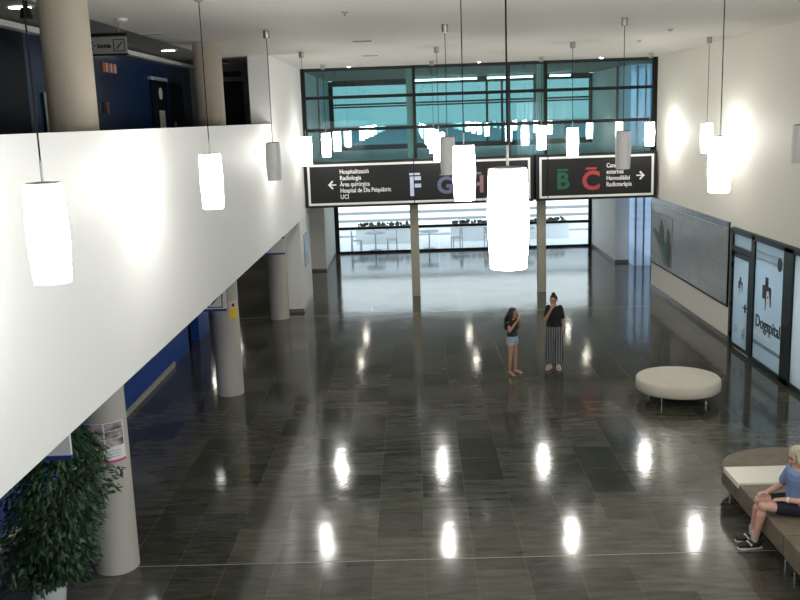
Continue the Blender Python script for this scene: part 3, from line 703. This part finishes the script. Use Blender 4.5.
for z in (.25, .95, 1.85, 2.1):
    bm = bmn(); bx(bm, X0 - .02, X0 + .02, 20.94, 21.0, z, z + .12); obj('hinge', bm, M['black'], dr)
def cross_logo(par, yc, zc, s, x):
    """cross with a dog's head silhouette cut into its lower right"""
    def q(u, v): return (yc - u * s, zc + v * s)
    bm = bmn(); prism(bm, [q(u, v) for u, v in ((-.28, .5), (-.27, 1.0), (.2, 1.0), (.2, .5), (.55, .5), (.66, .45), (.66, -.62), (.5, -.62), (.5, -.3), (.38, .0), (.3, .25), (.0, .2), (-.06, -.1), (-.12, -.95), (-.2, -.95), (-.2, -.3), (-.28, -.3), (-.66, -.3), (-.66, .5))], 'x', x - .004, x)
    obj('logo_cross', bm, M['logo'], par)
    bm = bmn(); prism(bm, [q(u, v) for u, v in ((-.05, -.1), (-.02, .22), (.06, .30), (.14, .2), (.26, .24), (.36, .22), (.46, -.02), (.5, -.3), (.3, -.42), (.02, -.4))], 'x', x - .003, x)
    obj('logo_dog', bm, M['logowhite'], par)
    bm = bmn(); prism(bm, [q(.2 + .07 * math.cos(a), -.12 + .06 * math.sin(a)) for a in [k * PI / 6 for k in range(12)]], 'x', x - .008, x); obj('logo_nose', bm, M['logo'], par)
cross_logo(t, 18.95, 1.58, .36, X0 + .04)
cross_logo(dr, 20.42, 1.5, .2, X0 + .012)
text('lettering', 'Dogspital', .36, M['logo'], face_negx(X0 + .038, 19.52, .82), t, .008, width=1.33)
boxo('film_band', (X0 + .036, 0, 18.06, 19.61, .42, .5), M['filmdark'], t); boxo('film_band', (X0 + .036, 0, 18.06, 19.61, 2.25, 2.3), M['film2'], t)
boxo('film_band', (X0 + .036, 0, 18.06, 19.61, 2.38, 2.42), M['film2'], t)
bm = bmn(); prism(bm, [(19.6, .72), (19.6, .62), (18.55, .62), (18.9, .7)], 'x', X0 + .034, X0 + .04); obj('film_wedge', bm, M['logowhite'], t)
bm = bmn(); prism(bm, [(18.32 + .11 * math.cos(k * PI / 9), 2.3 + .14 * math.sin(k * PI / 9)) for k in range(18)], 'x', X0 + .03, X0 + .04); obj('round_badge', bm, M['logo'], t)
bm = bmn()
for k in range(3): bx(bm, X0 + .008, X0 + .012, 20.5, 20.74, .42 + k * .06, .44 + k * .06)
obj('small_print', bm, M['filmdark'], dr)
bm = bmn(); bx(bm, X0 + .008, X0 + .012, 20.08, 20.12, .34, .62); bx(bm, X0 + .008, X0 + .012, 20.2, 20.24, .34, .55); bx(bm, X0 + .008, X0 + .012, 20.08, 20.24, .42, .45); obj('paw_mark', bm, M['filmdark'], dr)

for y, l in ((16.6, 'ceiling light panel inside the shop, nearer one'), (19.6, 'ceiling light panel inside the shop, farther one')):
    t2 = thing('light_panel', l, 'ceiling light', (8.7, y, 2.745), 'shop light panels')
    boxo('housing', (-.6, .6, -.6, .6, -.03, 0), M['plastic'], t2); boxo('diffuser', (-.57, .57, -.57, .57, -.045, -.03), M['shoplight'], t2)

# ------------------------------------------------------------ seating
t = thing('ottoman', 'round cream upholstered ottoman on thin chrome legs', 'ottoman', (4.9, 17.1, 0))
bm = bmn(); lathe(bm, ((.70, .195), (.755, .2), (.775, .22), (.78, .3), (.775, .40), (.755, .425), (.70, .43), (.3, .432)), n=56); obj('cushion', bm, M['leather'], t, 50)
bm = bmn(); lathe(bm, ((.6, .17), (.6, .197)), n=40); obj('base_plate', bm, M['black'], t)
for k in range(4):
    a = PI / 4 + k * PI / 2; bm = bmn(); x, y = .58 * math.cos(a), .58 * math.sin(a)
    tube(bm, ((x, y, 0), (x, y, .18)), .013, 10); obj('leg', bm, M['steel'], t, 60)
bm = bmn(); tube(bm, ((-.41, -.41, .1), (.41, .41, .1)), .008, 8); tube(bm, ((.41, -.41, .1), (-.41, .41, .1)), .008, 8); obj('stretcher', bm, M['steel'], t, 60)

def slab_outline(bm, outline, z0, z1, bev=.025):
    A = [bm.verts.new((x, y, z0)) for x, y in outline]; B = [bm.verts.new((x, y, z1)) for x, y in outline]
    bm.faces.new(A[::-1]); top = bm.faces.new(B); n = len(outline)
    for i in range(n): bm.faces.new((A[i], A[(i + 1) % n], B[(i + 1) % n], B[i]))
    bmesh.ops.bevel(bm, geom=list(top.edges), offset=bev, segments=3, affect='EDGES', profile=.5)
bw, bc = .95, 5.17
def legs4(t, pts):
    for x, y in pts:
        bm = bmn(); tube(bm, ((x, y, 0), (x, y, .2)), .016, 10); obj('leg', bm, M['steel'], t, 60)
t = thing('bench', 'taupe upholstered bench with rounded far end and white inset, under the seated person', 'bench', (bc, 11.7, 0), 'taupe waiting benches')
bm = bmn(); slab_outline(bm, [(-bw, .68)] + [(-bw * math.cos(a * PI / 20), .68 + .76 * math.sin(a * PI / 20)) for a in range(1, 20)] + [(bw, .68)], .19, .455)
obj('rounded_seat', bm, M['brown'], t, 40)
bm = bmn(); slab_outline(bm, [(bw, -1.42), (bw, .08), (-bw, .08), (-bw, -1.42)][::-1], .19, .455); obj('seat', bm, M['brown'], t, 40)
bm = bmn(); slab_outline(bm, [(bw + .01, .085), (bw + .01, .675), (-bw - .01, .675), (-bw - .01, .085)], .40, .475, .01); obj('white_inset', bm, M['laminate'], t, 40)
boxo('inset_base', (-bw + .01, bw - .01, .083, .678, .19, .4), M['brown'], t)
legs4(t, ((-bw + .12, .75), (bw - .12, .75), (-bw + .1, -1.3), (bw - .1, -1.3), (-.1, 1.3)))
t = thing('bench', 'second taupe bench section at the bottom right corner', 'bench', (bc, 9.5, 0), 'taupe waiting benches')
bm = bmn(); slab_outline(bm, [(bw, -1.0), (bw, .74), (-bw, .74), (-bw, -1.0)][::-1], .19, .455); obj('seat', bm, M['brown'], t, 40)
legs4(t, ((-bw + .1, .62), (bw - .1, .62), (-bw + .1, -.9), (bw - .1, -.9)))

# ------------------------------------------------------------ people
def remeshed(name, bm, m, parent, voxel, smooth_it=4):
    """fuse overlapping closed pieces into one continuous skin"""
    bmesh.ops.recalc_face_normals(bm, faces=bm.faces)
    me = bpy.data.meshes.new(name); bm.to_mesh(me); bm.free()
    o = bpy.data.objects.new(name, me); C.objects.link(o)
    r = o.modifiers.new('r', 'REMESH'); r.mode = 'VOXEL'; r.voxel_size = voxel
    s = o.modifiers.new('s', 'SMOOTH'); s.iterations = smooth_it; s.factor = .5
    bpy.context.view_layer.update()
    me2 = bpy.data.meshes.new_from_object(o.evaluated_get(bpy.context.evaluated_depsgraph_get()))
    bpy.data.objects.remove(o)
    me2.name = name; me2.materials.clear(); me2.materials.append(m)
    for p in me2.polygons: p.use_smooth = True
    o = bpy.data.objects.new(name, me2); C.objects.link(o)
    if parent: o.parent = parent
    return o
def limb(bm, pts, rad, n=14):
    """tapering limb with rounded ends and smoothly interpolated joints"""
    pts = [Vector(p) for p in pts]; P, Rr = [], []
    for i in range(len(pts) - 1):
        for k in range(5):
            u = k / 5; P.append(pts[i].lerp(pts[i + 1], u)); Rr.append(rad[i] + (rad[i + 1] - rad[i]) * u)
    P.append(pts[-1]); Rr.append(rad[-1])
    tube(bm, P, Rr, n)
    for p, r in zip(pts, rad): ball(bm, p, r * .99, 14)
def hand(bm, wrist, d, n, side, k=1.0, curl=.35):
    """palm, four unequal bent fingers and a thumb; d = finger direction, n = palm side normal, side=+1/-1 thumb side"""
    d = Vector(d).normalized(); n = Vector(n); n = (n - d * n.dot(d)).normalized(); s = d.cross(n) * side
    w = Vector(wrist)
    rot = Matrix((d, s, n)).transposed().to_4x4()
    ball(bm, w + d * .045 * k, (.052 * k, .038 * k, .015 * k), 16, rot)
    for j, (off, L) in enumerate(((.031, .068), (.0105, .078), (-.0105, .072), (-.031, .056))):
        p = w + d * .075 * k + s * off * k; dd = (d + s * off * 2.2).normalized(); pts = [w + d * .04 * k + s * off * .8 * k, p]
        c = curl * (1 + .12 * j)
        for q, fr in enumerate((.45, .32, .23)):
            ang = c * (q + .6); v = dd * math.cos(ang) + n * math.sin(ang); p = p + v * L * fr * k; pts.append(p)
        tube(bm, pts, [.0095 * k, .0092 * k, .0085 * k, .0078 * k, .0062 * k], 8); ball(bm, pts[-1], .0062 * k, 8)
    p0 = w + d * .02 * k + s * .022 * k
    pts = [p0, p0 + (d * .5 + s * .8 + n * .25).normalized() * .036 * k]
    pts.append(pts[-1] + (d * .8 + s * .4 + n * .4).normalized() * .03 * k); pts.append(pts[-1] + (d * .9 + n * .45).normalized() * .022 * k)
    tube(bm, pts, [.013 * k, .0115 * k, .0095 * k, .0075 * k], 8); ball(bm, pts[-1], .0075 * k, 8)
def foot(bm, ankle, toe_dir, k=1.0):
    a = Vector(ankle); d = Vector(toe_dir).normalized()
    ball(bm, a + Vector((0, 0, -.045 * k)) - d * .02 * k, (.04 * k, .036 * k, .04 * k), 14)
    limb(bm, (a + Vector((0, 0, -.03 * k)), a + d * .07 * k + Vector((0, 0, -.048 * k)), a + d * .14 * k + Vector((0, 0, -.06 * k))), (.038 * k, .032 * k, .024 * k), 12)
    s = d.cross(Vector((0, 0, 1)))
    for j in range(5):
        o = (j - 2) * .0145 * k
        limb(bm, (a + d * .13 * k + s * o + Vector((0, 0, -.064 * k)), a + d * (.178 - abs(j - 1) * .006) * k + s * o * 1.1 + Vector((0, 0, -.068 * k))), (.013 * k, .0105 * k), 8)
def head(bm, c, R, k=1.0):
    """skull, jaw, nose, ears around centre c; face looks along local -Y turned by matrix R"""
    def T(x, y, z): return Vector(c) + R @ (Vector((x, y, z)) * k)
    M4 = R.to_4x4()
    ball(bm, T(0, .012, .025), (.074 * k, .092 * k, .088 * k), 24, M4)
    ball(bm, T(0, -.022, -.045), (.056 * k, .064 * k, .066 * k), 20, M4)
    ball(bm, T(0, -.062, -.086), (.026 * k, .022 * k, .022 * k), 12, M4)
    ball(bm, T(0, -.088, -.02), (.011 * k, .018 * k, .022 * k), 12, M4); ball(bm, T(0, -.1, -.033), (.013 * k, .012 * k, .010 * k), 10, M4)
    for s in (-1, 1):
        ball(bm, T(s * .076, .012, -.012), (.010 * k, .018 * k, .03 * k), 12, M4)
        ball(bm, T(s * .034, -.064, .012), (.024 * k, .014 * k, .012 * k), 12, M4)
        ball(bm, T(s * .038, -.056, -.03), (.024 * k, .022 * k, .022 * k), 12, M4)
    return T
def face_parts(T, R, par, k):
    M4 = R.to_4x4()
    for s in (-1, 1):
        bm = bmn(); ball(bm, T(s * .031, -.0775, -.003), (.011 * k, .006 * k, .006 * k), 10, M4); obj('eye', bm, M['eye'], par, 60)
        bm = bmn(); ball(bm, T(s * .033, -.079, .018), (.017 * k, .006 * k, .0035 * k), 10, M4); obj('eyebrow', bm, M['hair'], par, 60)
    bm = bmn(); ball(bm, T(0, -.085, -.062), (.021 * k, .008 * k, .007 * k), 12, M4); obj('mouth', bm, M['lip'], par, 60)
def place(o, x, y, rz): o.location = (x, y, 0); o.rotation_euler = (0, 0, rz)

# --- standing woman (local frame: faces -Y, her left is +X)
k = 1.0
hc = Vector((-.01, -.02, 1.5)); HR = Matrix.Rotation(math.radians(-8), 3, 'Z') @ Matrix.Rotation(math.radians(8), 3, 'X')
bm = bmn()
loft(bm, ((0, 0, .82, .13, .10), (0, .005, .92, .155, .115), (0, 0, 1.04, .12, .095), (0, -.005, 1.2, .132, .105), (0, 0, 1.3, .128, .09), (0, .01, 1.36, .09, .065), (0, .01, 1.385, .05, .05)))
limb(bm, ((0, .012, 1.33), (-.003, -.002, 1.44)), (.054, .047))
for s in (-1, 1):
    limb(bm, ((s * .085, 0, .86), (s * .085, -.01, .46), (s * .085, .01, .085)), (.085, .052, .034))
    foot(bm, (s * .085, .01, .085), (s * .25, -1, 0))
SH = 1.325
# her right arm (screen left) raised, hand at the mouth; her left arm hanging, slightly out
limb(bm, ((-.132, .01, SH), (-.17, -.08, 1.09), (-.045, -.15, 1.33)), (.048, .038, .026))
hand(bm, (-.045, -.15, 1.33), (.45, -.02, .9), (.3, .9, 0), 1, .95, .55)
limb(bm, ((.132, .01, SH), (.185, .03, 1.06), (.225, -.02, .84)), (.048, .038, .026))
hand(bm, (.225, -.02, .84), (.06, -.12, -1), (-1, 0, 0), 1, .95, .3)
T = head(bm, hc, HR)
wo = remeshed('person', bm, M['skin'], None, .006)
tag(wo, 'standing woman in black top and striped trousers, hand raised to her mouth', 'person')
face_parts(T, HR, wo, 1)
bm = bmn(); M4 = HR.to_4x4()
ball(bm, T(0, .022, .04), (.08, .092, .088), 24, M4); ball(bm, T(0, .05, .01), (.078, .07, .085), 20, M4)
obj('hair', bm, M['hair'], wo, 80)
bm = bmn(); ball(bm, T(0, .02, .135), (.042, .042, .034), 16, M4); ball(bm, T(.018, .01, .143), (.028, .03, .026), 12, M4); obj('hair_bun', bm, M['hair'], wo, 80)
bm = bmn()
loft(bm, ((0, 0, .93, .175, .13), (0, 0, 1.05, .15, .115), (0, -.008, 1.2, .155, .122), (0, 0, 1.29, .148, .10), (0, .01, 1.345, .105, .08), (0, .01, 1.37, .075, .065)))
limb(bm, ((-.122, .01, SH + .004), (-.157, -.05, 1.17)), (.064, .06)); limb(bm, ((.122, .01, SH + .004), (.168, .02, 1.14)), (.064, .06))
remeshed('shirt', bm, M['blackcloth'], wo, .009, 3)
bm = bmn()
loft(bm, ((0, 0, .66, .165, .105), (0, 0, .84, .175, .13), (0, 0, .95, .168, .125), (0, 0, 1.0, .155, .115)))
for s in (-1, 1):
    loft(bm, ((s * .092, 0, .11, .112, .105), (s * .092, 0, .3, .106, .105), (s * .09, -.004, .5, .10, .105), (s * .088, 0, .75, .095, .115), (s * .08, 0, .9, .09, .12)))
remeshed('trousers', bm, M['stripe'], wo, .009, 3)
for s in (-1, 1):
    bm = bmn(); d = Vector((s * .25, -1, 0)).normalized(); a = Vector((s * .085, .01, .0))
    q = d.cross(Vector((0, 0, 1)))
    pts = [a + d * u + q * v for u, v in ((-.06, -.03), (-.06, .03), (.06, .042), (.16, .045), (.2, .01), (.17, -.04), (.05, -.04))]
    prism(bm, [(p.x, p.y) for p in pts], 'z', 0, .014)
    for u, r in ((.12, .047), (.035, .042)):
        c = a + d * u; tube(bm, [c + q * r * math.cos(b) + Vector((0, 0, .012 + (.062 if u > .1 else .085) * math.sin(b))) for b in [PI * j / 8 for j in range(9)]], .009, 8)
    obj('sandal', bm, M['sandal'], wo, 40)
place(wo, 2.92, 19.5, math.radians(-14))

# --- girl (faces -Y locally; turned to the right)
k = .875
def sc(*p): return tuple(v * k for v in p)
hc = Vector(sc(0, -.03, 1.5)); HR = Matrix.Rotation(math.radians(0), 3, 'Z') @ Matrix.Rotation(math.radians(14), 3, 'X'); kh = .94
bm = bmn()
loft(bm, [sc(*r) for r in ((0, 0, .82, .115, .09), (0, .005, .92, .135, .10), (0, 0, 1.04, .112, .085), (0, -.005, 1.2, .13, .092), (0, 0, 1.3, .132, .08), (0, .01, 1.36, .08, .06), (0, .01, 1.385, .045, .045))])
limb(bm, (sc(0, .012, 1.33), sc(0, -.008, 1.44)), (.043, .038))
for s in (-1, 1):
    limb(bm, (sc(s * .075, 0, .86), sc(s * .095, -.012, .46), sc(s * .11, .01, .09)), (.068, .042, .028))
    foot(bm, sc(s * .11, .01, .09), (s * .2, -1, 0), .9)
limb(bm, (sc(-.14, .01, 1.32), sc(-.185, -.07, 1.10), sc(-.04, -.21, 1.36)), (.036, .030, .021))
hand(bm, sc(-.04, -.21, 1.36), (.35, -.1, .9), (.2, .95, 0), 1, .8, .6)
limb(bm, (sc(.14, .01, 1.32), sc(.185, -.07, 1.10), sc(.045, -.225, 1.33)), (.036, .030, .021))
hand(bm, sc(.045, -.225, 1.33), (-.35, -.1, .9), (-.2, .95, 0), -1, .8, .6)
T = head(bm, hc, HR, kh)
gi = remeshed('person', bm, M['skin'], None, .0055)
tag(gi, 'girl with long dark hair and denim shorts standing left of the woman', 'person')
face_parts(T, HR, gi, kh)
bm = bmn(); M4 = HR.to_4x4()
ball(bm, T(0, .024, .04), (.080 * kh, .09 * kh, .086 * kh), 24, M4)
for j in range(58):
    a = math.radians(-38 + j * (256 / 57)); cx, cy = math.cos(a), math.sin(a)
    top = T(.05 * cx, .03 + .05 * cy, .10); mid = T(.086 * cx, .018 + .09 * cy, .0)
    lo = mid + Vector((.045 * cx + rnd.uniform(-.015, .015), .035 + .03 * cy, -.15)); end = lo + Vector((rnd.uniform(-.03, .03), .0, -rnd.uniform(.12, .22)))
    tube(bm, (top, mid, lo, end), (.02, .026, .028, .01), 7)
obj('hair', bm, M['hair'], gi, 80)
bm = bmn()
loft(bm, [sc(*r) for r in ((0, 0, .94, .15, .115), (0, 0, 1.05, .13, .10), (0, -.006, 1.2, .145, .108), (0, 0, 1.29, .14, .09), (0, .008, 1.345, .1, .07))])
for s in (-1, 1): limb(bm, (sc(s * .125, .01, 1.31), sc(s * .155, -.015, 1.23)), (.047, .044))
remeshed('top', bm, M['greycloth'], gi, .008, 3)
bm = bmn()
loft(bm, [sc(*r) for r in ((0, 0, .84, .155, .115), (0, 0, .93, .152, .115), (0, 0, .985, .14, .108))])
for s in (-1, 1): loft(bm, [sc(*r) for r in ((s * .08, 0, .735, .086, .095), (s * .08, 0, .8, .084, .1), (s * .075, 0, .9, .08, .108))])
remeshed('shorts', bm, M['denim'], gi, .008, 3)
for s in (-1, 1):
    bm = bmn(); d = Vector((s * .2, -1, 0)).normalized(); a = Vector(sc(s * .11, .01, .0)); q = d.cross(Vector((0, 0, 1)))
    pts = [a + d * u + q * v for u, v in ((-.05, -.026), (-.05, .026), (.05, .034), (.14, .036), (.17, .01), (.15, -.032), (.04, -.034))]
    prism(bm, [(p.x, p.y) for p in pts], 'z', 0, .012); obj('sandal', bm, M['tan'], gi, 40)
place(gi, 1.99, 19.15, math.radians(44))

# --- seated person (world coordinates, facing -X)
bm = bmn()
P = lambda x, y, z: (x, y, z)
hipL, hipR = Vector((4.64, 10.75, .56)), Vector((4.66, 10.98, .56))
loft(bm, ((4.7, 10.85, .47, .15, .2), (4.7, 10.85, .6, .16, .21), (4.68, 10.85, .78, .14, .19), (4.63, 10.85, .93, .13, .2), (4.61, 10.85, 1.0, .1, .17), (4.60, 10.85, 1.045, .055, .07)))
limb(bm, ((4.6, 10.85, 1.0), (4.58, 10.85, 1.11)), (.058, .052))
limb(bm, (hipL, (4.17, 10.78, .585), (4.11, 10.86, .1)), (.10, .06, .04))
limb(bm, (hipR, (4.2, 11.0, .57), (4.15, 11.04, .1)), (.10, .062, .04))
foot(bm, (4.11, 10.86, .09), (-1, -.1, 0)); foot(bm, (4.15, 11.04, .09), (-1, .05, 0))
limb(bm, ((4.60, 10.65, .97), (4.62, 10.58, .71), (4.40, 10.72, .69)), (.052, .043, .030))
hand(bm, (4.40, 10.72, .69), (-1, .4, -.12), (.0, .1, -1), -1, 1, .25)
limb(bm, ((4.60, 11.05, .97), (4.5, 11.1, .72), (4.3, 11.0, .68)), (.052, .043, .030))
hand(bm, (4.3, 11.0, .68), (-1, -.15, -.1), (0, -.1, -1), 1, 1, .25)
HR = Matrix.Rotation(math.radians(-82), 3, 'Z') @ Matrix.Rotation(math.radians(22), 3, 'X')
T = head(bm, Vector((4.57, 10.85, 1.195)), HR)
se = remeshed('person', bm, M['skin_red'], None, .007)
tag(se, 'person in blue shirt and dark shorts sitting on the taupe bench, cut by the frame', 'person')
face_parts(T, HR, se, 1)
bm = bmn(); M4 = HR.to_4x4()
ball(bm, T(0, .024, .042), (.083, .094, .09), 24, M4)
for j in range(50):
    a = math.radians(-25 + j * (230 / 49)); cx, cy = math.cos(a), math.sin(a)
    top = T(.05 * cx, .03 + .05 * cy, .1); mid = T(.09 * cx, .015 + .09 * cy, -.01); lo = mid + HR @ Vector((.03 * cx, .01 * cy, -.1)) + Vector((rnd.uniform(-.015, .015), rnd.uniform(-.015, .015), 0))
    tube(bm, (top, mid, lo, lo + Vector((0, 0, -rnd.uniform(.03, .08)))), (.017, .021, .018, .006), 7)
obj('hair', bm, M['greyhair'], se, 80)
bm = bmn()
loft(bm, ((4.69, 10.85, .5, .19, .23), (4.68, 10.85, .62, .195, .235), (4.66, 10.85, .78, .17, .215), (4.62, 10.85, .93, .152, .22), (4.60, 10.85, 1.0, .118, .18), (4.59, 10.85, 1.03, .075, .1)))
limb(bm, ((4.60, 10.67, .965), (4.615, 10.6, .80)), (.072, .066)); limb(bm, ((4.60, 11.03, .965), (4.53, 11.08, .80)), (.072, .066))
remeshed('shirt', bm, M['shirtblue'], se, .01, 3)
bm = bmn()
loft(bm, ((4.7, 10.85, .462, .17, .22), (4.7, 10.85, .58, .17, .215), (4.7, 10.85, .64, .15, .2)))
limb(bm, (hipL, (4.36, 10.77, .572)), (.112, .092)); limb(bm, (hipR, (4.38, 10.99, .567)), (.112, .09))
remeshed('shorts', bm, M['navycloth'], se, .01, 3)
for (ax, ay), d in (((4.11, 10.86), Vector((-1, -.1, 0)).normalized()), ((4.15, 11.04), Vector((-1, .05, 0)).normalized())):
    bm = bmn(); a = Vector((ax, ay, 0))
    limb(bm, (a + Vector((0, 0, .20)), a + Vector((0, 0, .1))), (.046, .045)); obj('sock', bm, M['sock'], se, 60)
    bm = bmn(); q = d.cross(Vector((0, 0, 1)))
    limb(bm, (a - d * .035 + Vector((0, 0, .062)), a + d * .06 + Vector((0, 0, .055)), a + d * .17 + Vector((0, 0, .045))), (.058, .052, .043))
    sh = remeshed('shoe', bm, M['shoe'], se, .008, 2)
    bm = bmn(); pts = [a + d * u + q * v for u, v in ((-.09, -.035), (-.1, 0), (-.09, .035), (.05, .05), (.16, .05), (.215, .02), (.215, -.02), (.16, -.05), (.05, -.045))]
    prism(bm, [(p.x, p.y) for p in pts], 'z', 0, .02); obj('sole', bm, M['sandal'], sh)
    bm = bmn(); limb(bm, (a + d * .05 + q * .045 + Vector((0, 0, .07)), a + d * .1 - q * .01 + Vector((0, 0, .1)), a + d * .06 - q * .05 + Vector((0, 0, .06))), (.012, .012, .012), 8); obj('strap', bm, M['sandal'], sh)
bm = bmn(); w0 = Vector((4.434, 10.698, .693)); dd = (Vector((4.40, 10.72, .69)) - Vector((4.62, 10.58, .71))).normalized()
tube(bm, (w0 - dd * .012, w0 + dd * .012), .037, 16); ball(bm, w0 + Vector((0, -.01, .036)), (.018, .018, .006), 12); obj('watch', bm, M['watch'], se, 50)
